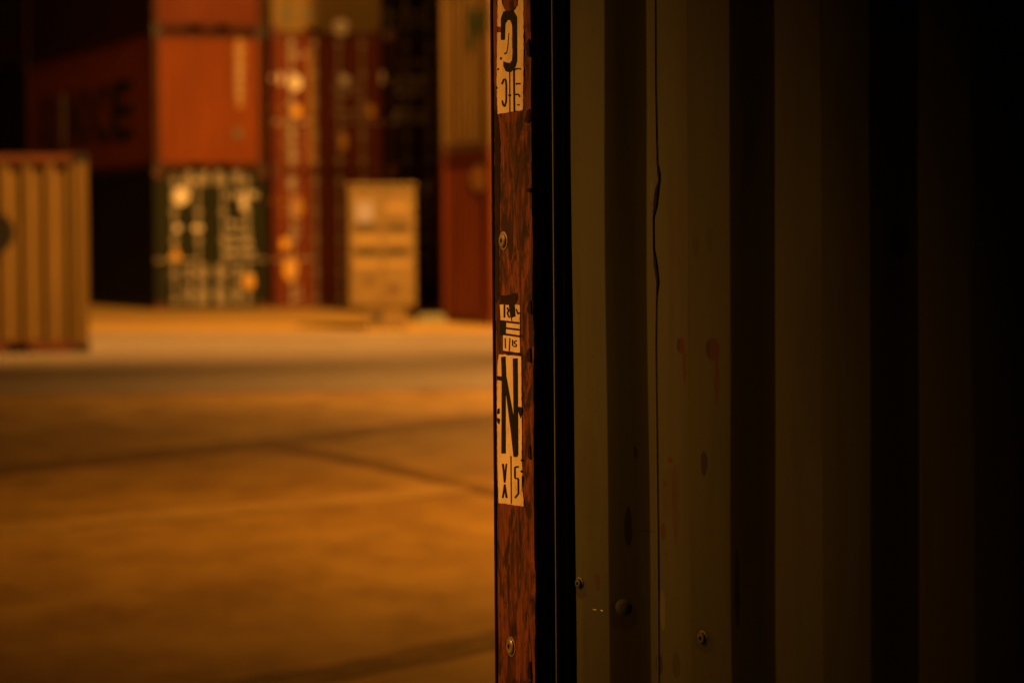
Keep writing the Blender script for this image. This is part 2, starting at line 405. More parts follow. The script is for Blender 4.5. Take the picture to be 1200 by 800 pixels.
# red doors, lower
ppatch(b1, 'pale_label', 341, 230, 356, 256, M['ochre'], 'round'); ppatch(b1, 'yellow_label', 328, 279, 340, 292, M['yellow'], 'round')
ppatch(b1, 'bright_label', 333, 301, 349, 329, M['yellow'], 'round'); prow(b1, 'container_number', 338, 350, [212, 222], 7, M['whitedim'], 14)
prow(b1, 'weight_table', 340, 352, [266, 276, 340, 350], 5, M['whitedim'], 15)
prow(b1, 'stencilled_text', 318, 336, [238, 252], 6, M['ochre'], 16)
# tan end
ppatch(b3, 'dark_mark', 331, 8, 341, 24, M['greymark'], 'round'); ppatch(b3, 'dark_mark', 356, 10, 366, 22, M['greymark'], 'round')
ppatch(b3, 'round_label', 391, 23, 409, 41, M['white'], 'round')
# shaded doors
prow(c2, 'weight_table', 462, 500, [96, 104, 112, 134, 142], 6, M['white'], 21); prow(c2, 'container_number', 462, 505, [76], 7, M['whitedim'], 22)
ppatch(c2, 'pale_label', 440, 84, 450, 98, M['white']); ppatch(c2, 'ochre_label', 430, 124, 444, 136, M['yellow']); ppatch(c1, 'pale_label', 497, 216, 506, 228, M['whitedim'])
prow(c3, 'weight_table', 452, 500, [18, 30, 44], 7, M['whitedim'], 23)
prow(c1, 'weight_table', 452, 500, [240, 262, 282], 6, M['whitedim'], 24)

# lettering on the long dark side of the orange container
def text_mesh(s, size, mt, name, parent, origin, xdir, up, stretch=1.0):
    cu = bpy.data.curves.new('lettering', 'FONT'); cu.body = s; cu.size = size; cu.extrude = .002; cu.resolution_u = 3; cu.offset = size*.03
    o = bpy.data.objects.new('tmp', cu); COL.objects.link(o)
    dg = bpy.context.evaluated_depsgraph_get(); me = bpy.data.meshes.new_from_object(o.evaluated_get(dg)); bpy.data.objects.remove(o)
    X = Vector(xdir); Z = Vector(up); Nn = X.cross(Z)
    for v in me.vertices:
        v.co = Vector(origin) + X*v.co.x*stretch + Z*v.co.y - Nn*(-v.co.z)
    me.materials.clear(); ob = add(name, me, mt, parent); return ob
# side wall is at x = .02 of the container, reading left to right runs from back (y = 12) to front
NSIDE = Vector((-ex, -ey, 0))
def side_y(px):
    o = Vector(a2.location); d = on_plane(px, 120, o + Vector((ex, ey, 0))*.02, NSIDE) - o
    return d.x*sx + d.y*sy
for s_, pxl, pxr, m_ in (('O', 47, 55, 'letter_dark'), ('U', 58, 68, 'letter_dark'), ('I', 72, 76, 'whitedim'), ('N', 80, 92, 'letter_dark'), ('O', 95, 108, 'letter_dark'), ('C', 111, 127, 'letter_dark'), ('E', 131, 156, 'letter_dark')):
    y0_, y1_ = side_y(pxl), side_y(pxr)
    lt = text_mesh(s_, 1.75, M[m_], 'side_letter', a2, (.012, 0, .75), (0, -1, 0), (0, 0, 1), 1.0)
    ys_ = [v.co.y for v in lt.data.vertices]; mn, mx_ = min(ys_), max(ys_); k_ = (y0_-y1_)/max(mx_-mn, .15)
    for v in lt.data.vertices: v.co.y = y1_ + (v.co.y-mn)*k_

# ------------------------------------------------------------------ brighter stack behind the near post (tan over brick red)
DP = (at_depth(517, 49.5).x, 49.5); DR = R(-69)
G_D = 'two containers stacked right behind the rusty post'
d1 = container(DP, DR, 0, 2.9, 6.06, M['brick'], 'brick red container on the ground just left of the rusty post', G_D)
d2 = container(DP, DR, 2.92, 2.9, 6.06, M['tan2'], 'tan container with a green emblem stacked on the brick red one', G_D)
d3 = container(DP, DR, 5.84, 2.9, 6.06, M['darkbrown'], 'dark brown container on top of the tan one, above the picture', G_D)
ND = Vector((math.sin(DR), -math.cos(DR), 0))
def dpl(px, py, t):
    o = Vector(t.location); p = on_plane(px, py, o, ND); d = p - o
    c, s = math.cos(DR), math.sin(DR); return d.x*c + d.y*s, d.z
d4 = container(DP, DR, 8.76, 2.9, 6.06, M['navy'], 'unseen black container added on top of the stack behind the post to extend its shadow', G_D)  # out of view, added so that the stack's shadow reaches high enough
a = dpl(550, 225, d1); b = dpl(570, 192, d1); patch(d1, 'pale_label', a[0], b[0], a[1], b[1], M['ochre'], .03, 'round')
pts = [(547,56),(547,8),(553,8),(563,24),(563,6),(574,4),(576,36),(568,38),(556,30),(556,54)]
MB().slab([(dpl(x, y, d2)[0], .03, dpl(x, y, d2)[1]) for x, y in pts], (0, -1, 0), .003).build('green_emblem', M['greenmark'], d2)

# ------------------------------------------------------------------ beige container at the left edge
FP = at_depth(104, 36.9); FR = R(9.6)
o_ = Vector((FP.x - Wd*math.cos(FR), FP.y - Wd*math.sin(FR), 0))
f1 = container((o_.x, o_.y), FR, 0, 2.59, 6.06, M['beige'], 'weathered beige container with rusty frame standing alone at the left edge', None, frame=M['frame_rust'])
patch(f1, 'round_black_emblem', Wd/2-.30, Wd/2+.27, 1.57-.28, 1.57+.28, M['black'], .03, 'round', 24)

# ------------------------------------------------------------------ cream cabinet in front of the stacks
CX0, CX1 = at_depth(409, 45.3).x, at_depth(487, 45.3).x
cb = thing('site_cabinet', 'tall cream metal cabinet with pale plates and vents, standing before the shaded stack', 'cabinet', ((CX0+CX1)/2, 45.3, 0), R(3))
cw = (CX1-CX0)/2; CH = 2.33
MB().box(-cw, cw, 0, .9, .36, CH-.05).build('body', M['cabinet'], cb, bevel=.01)
MB().box(-cw-.03, cw+.03, -.04, .94, CH-.05, CH).build('roof', M['cabinet'], cb, bevel=.008)
MB().box(-cw+.26, cw-.15, .03, .87, 0, .36).build('plinth', M['cabinet'], cb, bevel=.01)
MB().box(-cw+.36, -cw+.52, .022, .03, .14, .29).build('cable_entry', M['darksteel'], cb)
for q, (xa, xb) in enumerate(((-cw+.04, -.008), (.008, cw-.04))):
    dr = MB().box(xa, xb, -.022, 0, .40, CH-.1).build('door', M['cabinet'], cb, bevel=.004)
    for zc in (1.19, 1.58):
        for k in range(3): MB().slab([(xa+.05, -.023, zc+.05*k), (xb-.05, -.023, zc+.05*k), (xb-.05, -.040, zc+.012+.05*k), (xa+.05, -.040, zc+.012+.05*k)], (0, 0, 1), .008).build('vent_slat', M['darksteel'], dr)
    MB().tube(((-.05 if q == 0 else .05), -.03, 1.15), ((-.05 if q == 0 else .05), -.03, 1.27), .01, 8).build('handle', M['darksteel'], dr)
patch(cb, 'pale_blue_plate', -cw+.12, -.14, 1.72, 2.04, mat('pale blue plate', (.27, .25, .32), var=.05, bump=0), -.024)
patch(cb, 'pale_plate', .06, .42, 1.90, 2.0, M['band'], -.0245)
for z_ in (1.38, 1.00):
    patch(cb, 'pale_band', -cw+.08, -.03, z_, z_+.11, M['band'], -.0245); patch(cb, 'pale_band', .03, cw-.09, z_+.01, z_+.10, M['band'], -.0245)
patch(cb, 'dark_stain', -.28, -.14, .70, .86, M['wood'], -.024, 'round'); patch(cb, 'dark_stain', .08, .26, .56, .74, M['wood'], -.024, 'round')
# small wheel chock / block at the foot of the brick container
bk = on_ground(505, 378)
kb = thing('concrete_block', 'low grey-green block lying between the cream cabinet and the brick red container', 'block', (bk.x, bk.y, 0), R(8))
MB().slab([(-.26, 0, 0), (.30, 0, 0), (.22, 0, .15), (-.18, 0, .15)], (0, 1, 0), .35).build('block_body', mat('grey green concrete', (.20, .22, .15), var=.2), kb, bevel=.01)
MB().tube((0, .17, .149), (0, .17, .155), .05, 10).build('lifting_eye', M['darksteel'], kb)

# ------------------------------------------------------------------ the near container, corner post in focus
P0 = Vector((-.0225, 3.95, 0)); WA = R(35)
U = Vector((math.sin(WA), -math.cos(WA), 0)); V = Vector((math.cos(WA), math.sin(WA), 0))
HN, LN = 2.59, 12.19
olive = (.049, .047, .015)
M['olive'] = mat('dull olive wall paint', olive, spec=.2, rough=.6, var=.10, scale=3, stretch=(1, 1, .4), bump=.35, spots=(.12, .05, .03), spot_amt=.74, spot_scale=7, bdist=.003)
M['post'] = mat('rusty brown post', (.165, .045, .012), spec=.15, rough=.75, var=.45, scale=60, stretch=(2.2, 2.2, .12), bump=.9, bdist=.0015)
def weather(m, layers):
    t = m.node_tree; N = t.nodes; L = t.links; b = N['Principled BSDF']; tc = N.new('ShaderNodeTexCoord'); cur = b.inputs['Base Color'].links[0].from_socket
    for st_, sc_, dist, lo, hi, am, c in layers:
        mp = N.new('ShaderNodeMapping'); mp.inputs['Scale'].default_value = st_; L.new(tc.outputs['Object'], mp.inputs[0])
        n = N.new('ShaderNodeTexNoise'); n.inputs['Scale'].default_value = sc_; n.inputs['Detail'].default_value = 7; n.inputs['Roughness'].default_value = .62; n.inputs['Distortion'].default_value = dist; L.new(mp.outputs[0], n.inputs[0])
        mr = N.new('ShaderNodeMapRange'); mr.interpolation_type = 'SMOOTHSTEP'; L.new(n.outputs[0], mr.inputs[0]); mr.inputs[1].default_value = lo; mr.inputs[2].default_value = hi; mr.inputs[4].default_value = am
        mx = N.new('ShaderNodeMix'); mx.data_type = 'RGBA'; L.new(mr.outputs[0], mx.inputs[0]); L.new(cur, mx.inputs[6]); mx.inputs[7].default_value = (*c, 1); cur = mx.outputs[2]
    L.new(cur, b.inputs['Base Color'])
weather(M['post'], [((1, 1, .16), 42, 1.2, .45, .60, .95, (.040, .013, .006)), ((1.4, 1.4, .42), 30, .8, .50, .60, .95, (.022, .008, .004)),
                    ((1, 1, .3), 120, .5, .52, .66, .85, (.020, .008, .005)), ((1, 1, .1), 70, .5, .60, .75, .5, (.23, .085, .03))])
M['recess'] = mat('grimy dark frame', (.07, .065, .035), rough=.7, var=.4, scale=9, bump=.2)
M['sticker'] = mat('worn cream sticker', (.72, .55, .30), rough=.45, var=.16, scale=60, stretch=(1, 1, .5), bump=.1, spots=(.20, .07, .03), spot_amt=.67, spot_scale=70, bdist=.0006)
M['ink'] = mat('black ink', (.008, .006, .005), spec=.1, rough=.6, var=.2, scale=40, bump=.05)
M['rusty'] = mat('fresh rust', (.050, .014, .008), spec=.1, rough=.85, var=.4, scale=70, bump=.8, bdist=.002)
M['seam'] = mat('dark seam grime', (.012, .009, .004), spec=.1, rough=.9, var=.3, scale=40, bump=0)
M['rust_stain'] = mat('faint rust stain', (.052, .038, .016), rough=.8, spec=.1, var=.3, scale=40, bump=0)
M['post_dark'] = mat('dark rust bloom', (.055, .018, .008), rough=.85, spec=.1, var=.5, scale=60, bump=.4, bdist=.001)
M['scale'] = mat('flaking dark rust', (.018, .007, .004), spec=.15, rough=.9, var=.5, scale=40, bump=.8, bdist=.002)
M['bolt'] = mat('worn bolt steel', (.26, .19, .12), rough=.4, metal=.3, var=.4, scale=90, bump=.4, bdist=.001)
M['bolt_olive'] = mat('painted bolt', (.050, .048, .020), rough=.5, var=.3, scale=90, bump=.3, bdist=.001)
M['olive_rub'] = mat('bright scratch', (.55, .50, .36), rough=.4, var=.2, scale=60, bump=0)
nc = thing('shipping_container', 'olive container close by on the right, its rusty corner post carrying worn letter stickers', 'container', tuple(P0), math.atan2(U.y, U.x))
TI = R(9); LW = .115
LA = Vector((0, 0)); LB = Vector((LW*math.cos(TI), -LW*math.sin(TI)))
# post: label face, return face towards the panel
zb, zt = .118, HN-.118
def prism(poly, z0, z1):
    mb = MB(); mb.slab([(x, y, z0) for x, y in poly], (0, 0, 1), z1-z0); return mb
def jag_face():
    """front face of the post as a fine grid, its near edge eaten unevenly by rust"""
    mb = MB(); nz, nx = 260, 6; rnd = random.Random(5); idx = {}
    off = 0
    for k in range(nz+1):
        off = off*.86 + rnd.uniform(-.0007, .0007)
        z = zb + (zt-zb)*k/nz
        for i in range(nx+1):
            u = i/nx; x = LB.x*u; y = LB.y*u
            if i == nx: x += off; y += abs(off)*.8
            if i == nx-1: y += rnd.uniform(-.0006, .0010)
            mb.v.append((x, y, z))
    for k in range(nz):
        for i in range(nx):
            a = k*(nx+1)+i; mb.f.append((a, a+1, a+nx+2, a+nx+1))
    # return towards the panel
    b0 = len(mb.v)
    for k in range(nz+1):
        z = zb + (zt-zb)*k/nz; e = mb.v[k*(nx+1)+nx]
        mb.v.append((e[0]+.001, e[1]+.009, z)); mb.v.append((LB.x+.004, .035, z))
    for k in range(nz):
        a = k*(nx+1)+nx; b = (k+1)*(nx+1)+nx
        mb.f.append((a, b0+2*k, b0+2*k+2, b)); mb.f.append((b0+2*k, b0+2*k+1, b0+2*k+3, b0+2*k+2))
    mb.quad((0, 0, zb), (0, .15, zb), (0, .15, zt), (0, 0, zt))
    mb.quad((0, .15, zb), (LB.x, .15, zb), (LB.x, .15, zt), (0, .15, zt))
    return mb
post = jag_face().build('corner_post', M['post'], nc)
MB().box(-.0065, -.0015, -.002, .05, zb, zt).build('post_edge_flange', M['scale'], nc, bevel=.002)
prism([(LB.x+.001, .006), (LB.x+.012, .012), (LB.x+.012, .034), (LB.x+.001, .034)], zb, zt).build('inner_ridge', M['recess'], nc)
prism([(.1322, .0035), (.1342, .0035), (.1342, .03), (.1322, .03)], zb, zt).build('light_catch_lip', M['recess'], nc)  # ridge on the faint edge line, set out to catch light
prism([(.1366, .0102), (.1375, .0102), (.1375, .03), (.1366, .03)], zb, zt).build('light_catch_lip', M['recess'], nc)  # this ridge and the next are added, stepped for a lit gradient
prism([(.1390, .0135), (.1402, .0135), (.1402, .03), (.1390, .03)], zb, zt).build('light_catch_lip', M['recess'], nc)
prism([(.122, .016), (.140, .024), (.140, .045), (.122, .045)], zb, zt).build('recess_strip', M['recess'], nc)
# side wall: outer flat .02, inner flat .056
OUT, INN = .0225, .0585
prof = [(.1375, .042), (.1400, .031), (.145, .0255), (.153, OUT)]
s = .1435
first_flat = True
fl, sl = .083, .045
first = True
while s < LN-.2:
    s += fl; prof.append((s, OUT)); s += sl; prof.append((s, INN)); s += fl+.003; prof.append((s, INN)); s += sl; prof.append((s, OUT))
def wave(x, z):
    return 0 if x < .15 else .0016*math.sin(z*2.3+x*3.1)+.0010*math.sin(z*6.1+x*9.7)+.0005*math.sin(z*13+x*21)
def wall():
    mb = MB(); rnd = random.Random(3); nz = 60
    dense = []
    for (a, b) in zip(prof[:-1], prof[1:]):
        n = 3 if a[0] < 2.2 else 1
        for k in range(n): dense.append((a[0]+(b[0]-a[0])*k/n, a[1]+(b[1]-a[1])*k/n))
    dense.append(prof[-1]); m = len(dense)
    z0, z1 = .165, HN-.075
    for k in range(nz+1):
        z = z0+(z1-z0)*k/nz
        for (x, y) in dense:
            mb.v.append((x, y+wave(x, z), z))
    for k in range(nz):
        for i in range(m-1):
            a = k*m+i; mb.f.append((a, a+1, a+m+1, a+m))
    return mb
wl = wall().mesh('side_wall'); wob = add('side_wall', wl, M['olive'], nc)
bv = wob.modifiers.new('bevel', 'BEVEL'); bv.width = .004; bv.segments = 3; bv.limit_method = 'ANGLE'; bv.angle_limit = R(25)
for p in wl.polygons: p.use_smooth = True
try: wl.set_sharp_from_angle(angle=R(40))
except Exception: pass
# rails, castings, roof, other walls
for y0 in (.005, Wd-.065):
    MB().box(.16, LN-.16, y0, y0+.06, .02, .165).build('bottom_rail', M['olive'], nc, bevel=.004)
    MB().box(.16, LN-.16, y0, y0+.06, HN-.075, HN-.012).build('top_rail', M['olive'], nc, bevel=.004)
for (x, y) in ((0, -.002), (LN-.18, -.002), (0, Wd-.16), (LN-.18, Wd-.16)):
    for z_ in (0, HN-.118):
        mb = MB(); mb.box(x-.004, x+.176, y+.02, y+.158, z_, z_+.1175); mb.box(x-.004, x+.05, y, y+.02, z_, z_+.1175); mb.box(x+.12, x+.176, y, y+.02, z_, z_+.1175); mb.box(x+.05, x+.12, y, y+.02, z_, z_+.03); mb.box(x+.05, x+.12, y, y+.02, z_+.09, z_+.1175)
        mb.build('corner_casting', M['post'], nc, bevel=.005)
for (x, y) in ((LN-.15, .0), (0, Wd-.16), (LN-.15, Wd-.16)):
    MB().box(x, x+.145, y+.004, y+.155, zb, zt).build('corner_post', M['post'], nc, bevel=.006)
corr(.16, LN-.16, Wd-.02, .165, HN-.075, 'x', sign=-1).build('side_wall', M['olive'], nc)
rf = roof_mesh(LN)
rf.v = [(y, x, z) for x, y, z in rf.v]; rf.build('roof', M['olive'], nc, (0, 0, HN-.04))
MB().box(.05, LN-.05, .07, Wd-.07, .13, .164).build('floor', M['wood'], nc)
corr(.16, Wd-.16, .05, .165, HN-.1, 'y').build('end_wall', M['olive'], nc); corr(.16, Wd-.16, LN-.06, .165, HN-.1, 'y').build('end_wall', M['olive'], nc)
for x in (.02, LN-.10):
    MB().box(x, x+.08, .16, Wd-.16, .02, .16).build('end_sill', M['olive'], nc); MB().box(x, x+.08, .16, Wd-.16, HN-.11, HN-.012).build('header', M['olive'], nc)

# rust stains, scuffs and runs: shapes of their own in the wall paint, soft at the edges.  (px, py, rx, ry, colour, strength) read off the photo
STAINS = [(800,405,4.6,9,'r',.95),(797,404,1.6,7,'d',.9),(804,426,2.0,22,'r',.8),(836,409,7.5,13,'r',.95),(831,408,2.4,9,'d',.85),(841,440,3.0,30,'r',.85),
 (827,543,3.6,14,'d',.95),(786,539,3,3.4,'r',.8),(780,566,3,3,'r',.6),(792,590,4,46,'r',.40),(784,575,8,26,'r',.25),(736,616,4.5,22,'d',.9),(745,529,2.4,7,'d',.7),
 (777,622,3,10,'r',.75),(762,622,6,1.6,'d',.4),(772,778,4,12,'d',.8),(792,780,5,16,'d',.45),(866,690,3,46,'d',.8),(1053,282,11,16,'d',.85),(700,682,3,10,'r',.55),
 (816,290,4,12,'d',.3),(832,282,4,14,'d',.25),(795,260,8,60,'r',.18),(730,720,16,18,'d',.35),(723,95,14,16,'r',.2),(680,690,7,12,'d',.4),(825,750,11,14,'d',.35),
 (690,560,12,60,'d',.15),(776,715,3,22,'l',.5),(960,420,20,120,'d',.25),(1000,120,20,70,'d',.3),(765,224,2,12,'l',.35)]
def stain_wall(ob):
    m = M['olive'].copy(); m.name = 'stained olive wall paint'; t = m.node_tree; N = t.nodes; L = t.links; b = N['Principled BSDF']
    tc = N.new('ShaderNodeTexCoord'); nz = N.new('ShaderNodeTexNoise'); nz.inputs['Scale'].default_value = 55; nz.inputs['Detail'].default_value = 5; L.new(tc.outputs['Object'], nz.inputs[0])
    cur = b.inputs['Base Color'].links[0].from_socket
    # broad grime: vertical streaks running down the sheet, plus fine speckle
    mp = N.new('ShaderNodeMapping'); mp.inputs['Scale'].default_value = (1, 1, .08); L.new(tc.outputs['Object'], mp.inputs[0])
    for sc_, lo, hi, am, src, c in ((38, .52, .75, .45, mp.outputs[0], (.020, .016, .007)), (9, .5, .8, .5, mp.outputs[0], (.022, .018, .008)), (160, .62, .74, .5, tc.outputs['Object'], (.022, .013, .006)), (5, .50, .80, .5, tc.outputs['Object'], (.050, .032, .012))):
        n = N.new('ShaderNodeTexNoise'); n.inputs['Scale'].default_value = sc_; n.inputs['Detail'].default_value = 6; L.new(src, n.inputs[0])
        mr = N.new('ShaderNodeMapRange'); mr.interpolation_type = 'SMOOTHSTEP'; L.new(n.outputs[0], mr.inputs[0]); mr.inputs[1].default_value = lo; mr.inputs[2].default_value = hi; mr.inputs[4].default_value = am
        mx = N.new('ShaderNodeMix'); mx.data_type = 'RGBA'; L.new(mr.outputs[0], mx.inputs[0]); L.new(cur, mx.inputs[6]); mx.inputs[7].default_value = (*c, 1); cur = mx.outputs[2]
    for px, py, rx, ry, c, st in STAINS:
        p = wallp(px, py); q = wallp(px+1.0, py)
        kx = max(abs(q.x-p.x), .0004)*rx; d_ = (Rz @ ray(px, py)); kz = (p-local(CAM)).length/F*ry
        sb = N.new('ShaderNodeVectorMath'); sb.operation = 'SUBTRACT'; L.new(tc.outputs['Object'], sb.inputs[0]); sb.inputs[1].default_value = (p.x, 0, p.z)
        ml = N.new('ShaderNodeVectorMath'); ml.operation = 'MULTIPLY'; L.new(sb.outputs[0], ml.inputs[0]); ml.inputs[1].default_value = (1/kx, 0, 1/kz)
        ln = N.new('ShaderNodeVectorMath'); ln.operation = 'LENGTH'; L.new(ml.outputs[0], ln.inputs[0])
        ad = N.new('ShaderNodeMath'); ad.operation = 'MULTIPLY_ADD'; L.new(nz.outputs[0], ad.inputs[0]); ad.inputs[1].default_value = .8; L.new(ln.outputs['Value'], ad.inputs[2])
        mr = N.new('ShaderNodeMapRange'); mr.interpolation_type = 'SMOOTHSTEP'; L.new(ad.outputs[0], mr.inputs[0]); mr.inputs[1].default_value = 1.62; mr.inputs[2].default_value = 1.25; mr.inputs[3].default_value = 0; mr.inputs[4].default_value = st
        mx = N.new('ShaderNodeMix'); mx.data_type = 'RGBA'; L.new(mr.outputs[0], mx.inputs[0]); L.new(cur, mx.inputs[6])
        mx.inputs[7].default_value = {'r': (.046, .003, .002, 1), 'd': (.009, .005, .003, 1), 'l': (.11, .10, .05, 1)}[c]; cur = mx.outputs[2]
    L.new(cur, b.inputs['Base Color']); ob.data.materials.clear(); ob.data.materials.append(m)

# px -> point on the label face / on the wall, in container coordinates
Rz = Matrix.Rotation(-math.atan2(U.y, U.x), 3, 'Z')
def local(p): return Rz @ (p - P0)
def wdir(x, y): return U*x + V*y
LNorm = wdir(-math.sin(TI), -math.cos(TI)).normalized(); lloc = Vector((-math.sin(TI), -math.cos(TI), 0))
def lab(px, py, off=0.0): return local(on_plane(px, py, P0 + LNorm*off, LNorm))
def wallp(px, py, level=None, off=0.0):
    """where the ray through a photo pixel meets the corrugated side sheet, lifted by off along the sheet's normal"""
    o = local(CAM); d = Rz @ ray(px, py); best = None
    for (x0, y0), (x1, y1) in zip(prof[:-1], prof[1:]):
        ex_, ey_ = x1-x0, y1-y0; den = d.x*ey_ - d.y*ex_
        if abs(den) < 1e-9: continue
        t = ((x0-o.x)*ey_ - (y0-o.y)*ex_)/den
        k = ((o.x+d.x*t-x0)*ex_ + (o.y+d.y*t-y0)*ey_)/(ex_*ex_+ey_*ey_)
        if -1e-4 <= k <= 1.0001 and t > 0 and (best is None or t < best[0]):
            l = math.hypot(ex_, ey_); best = (t, Vector((ey_/l, -ex_/l, 0)))
    p = o + d*best[0]; n = best[1]
    if n.y > 0: n = -n
    if level == 'n': return n
    return p + Vector((0, wave(p.x, p.z), 0)) + n*off
def sticker(name, poly, jag, mt, off, th=.0005, parent=None, seed=0):
    rnd = random.Random(seed); out = []
    for a, b in zip(poly, poly[1:]+poly[:1]):
        n = max(1, int((abs(b[0]-a[0])*1.0+abs(b[1]-a[1]))/4)) if jag else 1
        for k in range(n):
            j = jag if k else 0
            out.append((a[0]+(b[0]-a[0])*k/n+rnd.uniform(-j, j)*.6, a[1]+(b[1]-a[1])*k/n+rnd.uniform(-j, j)))
    mb = MB().slab([lab(x, y, off) for x, y in out], lloc, th)
    return mb.build(name, mt, parent or post)
def stroke(pts, w_, off=.0012):
    """a thin pen stroke in photo pixels on the label face"""
    mb = MB()
    for (a, b) in zip(pts[:-1], pts[1:]):
        dx, dy = b[0]-a[0], b[1]-a[1]; l = math.hypot(dx, dy) or 1; nx, ny = -dy/l*w_/2, dx/l*w_/2
        mb.slab([lab(a[0]+nx, a[1]+ny, off), lab(b[0]+nx, b[1]+ny, off), lab(b[0]-nx, b[1]-ny, off), lab(a[0]-nx, a[1]-ny, off)], lloc, .0003)
    return mb
def ink(name, polys=(), strokes=(), parent=None):
    mb = MB()
    for q in polys: mb.slab([lab(x, y, .0013) for x, y in q], lloc, .0003)
    for p_, w_ in strokes:
        m2 = stroke(p_, w_); b = len(mb.v); mb.v += m2.v; mb.f += [tuple(b+i for i in f) for f in m2.f]
    return mb.build(name, M['ink'], parent)
st1 = sticker('letter_sticker', [(584,-40),(613.5,-40),(613.8,60),(613,129),(583.5,134),(582.5,100),(583.2,40)], .5, M['sticker'], .0005, seed=1)
st2 = sticker('small_sticker', [(586,357),(609.5,357.5),(609.5,413),(590,411),(590,396),(587,376)], .5, M['sticker'], .0005, seed=2)
st3 = sticker('letter_sticker', [(585,415),(611,417.5),(611.5,480),(611.8,540),(614,593),(584.5,589),(583.5,540),(582.8,480),(583.2,430)], .6, M['sticker'], .0005, seed=3)
ink('big_hook_letter', [[(587,47),(587,22),(590,14),(596,11.5),(602,13),(605.8,20),(606,72),(603.5,80),(598,85),(593,84),(590,78),(590,72),(594,73.5),(597.5,74),(600,71),(600.8,60),(600.3,30),(598.3,24),(595,23.5),(592.3,28),(591.5,47)]], (), st1)
ink('small_hook_letter', (), [([(588,99),(590.5,93),(592.5,93),(593.4,100),(593.2,119),(591.5,125),(590,124),(588.5,118)], 1.9)], st1)
ink('rule_line', (), [([(597.3,84),(597.5,132)], 1.2), ([(602.3,81),(602.8,131)], 2.0), ([(595.9,111.5),(598.9,112)], 2.4)], st1)
ink('scale_mark', (), [([(603,82),(606,80.5),(610.5,81)], 1.6), ([(604.5,98.5),(610,98)], 2.0), ([(603.5,111),(607,110.5),(609.5,113.5)], 1.8), ([(606,123),(609,123)], 1.6)], st1)
ink('pen_slash', (), [([(596.5,39),(595,56),(594,61)], .7), ([(591,63.5),(594,61.5)], 1.6), ([(586.2,68.5),(588,69)], 3.0), ([(583,81),(584.5,81.5)], 2.5), ([(581.5,103),(583,103)], 2.5)], st1)
for q in ([(588,-40),(607,-40),(606,6),(603,11),(597,13),(592,12),(588.5,4)], [(582,31),(587.5,32),(587.5,37),(582,38)]): sticker('rust_patch', q, .8, M['post'], .0018, parent=st1, seed=int(q[0][1]))
ink('printed_letters', [[(590.2,357),(592,357),(592,372),(590.2,372)]], [([(594.3,360),(596,364),(594.5,367),(597,372)], 1.8), ([(598,357),(598.6,364),(600,372)], 3.2), ([(601.5,357),(602.5,371)], 3.2), ([(605,362),(607,368),(609,366)], 1.6), ([(599,372),(600,376)], 1)], st2)
ink('printed_bars', (), [([(585.5,376),(595,377),(608.5,378.5)], 2.4), ([(585.5,382),(594,384.5),(608.8,386.3)], 2.2), ([(586,391),(596,392),(609,394)], 2.4), ([(589,411.6),(600,413),(610,415)], 2.0)], st2)
ink('printed_smudge', [[(585.5,377),(593,378),(592.5,391),(586,391)]], (), st2)
ink('printed_characters', (), [([(592,396),(592.3,408)], 1.2), ([(597.6,396),(596.8,411)], 1.2), ([(600.6,398),(600.8,405)], 1.4), ([(605.5,399),(602.8,400),(603,402.5),(605.3,403.5),(605,406),(601.5,405.5)], 1.3)], st2)
ink('big_letter_n', [[(587.3,418),(592.4,417.5),(593.2,440),(602,489),(601,420),(606.6,419.5),(607.3,532),(606,535),(601.8,535),(598,500),(592.6,458),(592.6,531),(587.6,531),(588,440)]], (), st3)
ink('small_letter', [[(588.3,543),(590.3,543),(591.3,553),(592.8,543),(594.2,543),(592.2,565),(590.5,565)], [(590.6,567),(592.2,567),(594.8,583),(592.6,583),(591.4,575),(590,583),(588.2,583)]], (), st3)
ink('rule_line', (), [([(598.8,534),(599.2,590)], 1.1)], st3)
ink('small_numeral', (), [([(608,546.5),(603.4,547),(603.5,560),(607.4,560.5),(607.6,578),(603.5,583)], 1.9)], st3)
ink('edge_nick', [[(582,440),(588,441),(588,446),(582,445)], [(583,479),(585.5,478),(585.5,484),(582.5,485)], [(582.5,489),(586,491),(585,497),(583,495)], [(606.5,476),(612,477),(612,481),(610,490),(608,484)]], [([(611,538),(612.5,540)], 2.4), ([(610.5,551),(612,553)], 2.2), ([(612,557),(611.8,576)], .7)], st3)
for q, mt_ in (([(579.5,128),(584,138),(586.5,165),(586,205),(586,250),(584.8,300),(585.5,345),(582,356),(580,350)], 'scale'), ([(587,346),(606,343),(607,350),(603,357),(587,357)], 'scale')):
    sticker('rust_stain', q, 1.0, M[mt_], .0002, th=.0003, seed=int(q[0][0]*3+q[0][1]))
# bolts on the post
def bolt(px, py, r, mt, base='lab', level=OUT, parent=None, name='bolt', k=1.0):
    if base == 'lab': c = lab(px, py); ax = lloc
    else: c = wallp(px, py, level); ax = wallp(px, py, 'n')
    return MB().lathe(c, ax, [(r*1.35, -.001), (r*1.35, .0010), (r*1.05, .0014), (r, .0030), (r*.82, .0042), (r*.36, .0044), (r*.30, .0020)] if k == 1 else [(r*1.35, -.001), (r*1.3, .0002), (r*.9, .0009), (r*.5, .0014), (r*.1, .0015)], 22).build(name, mt, parent or post, smooth=False)
bolt(590.5, 282, .0095, M['bolt']); bolt(599.5, 757, .0105, M['bolt'])
weather(M['sticker'], [((1, 1, .25), 90, .6, .60, .70, .75, (.30, .13, .05)), ((1, 1, 1), 260, .3, .66, .74, .8, (.10, .04, .02)), ((1, 1, .15), 45, .3, .45, .75, .5, (.45, .30, .14))])
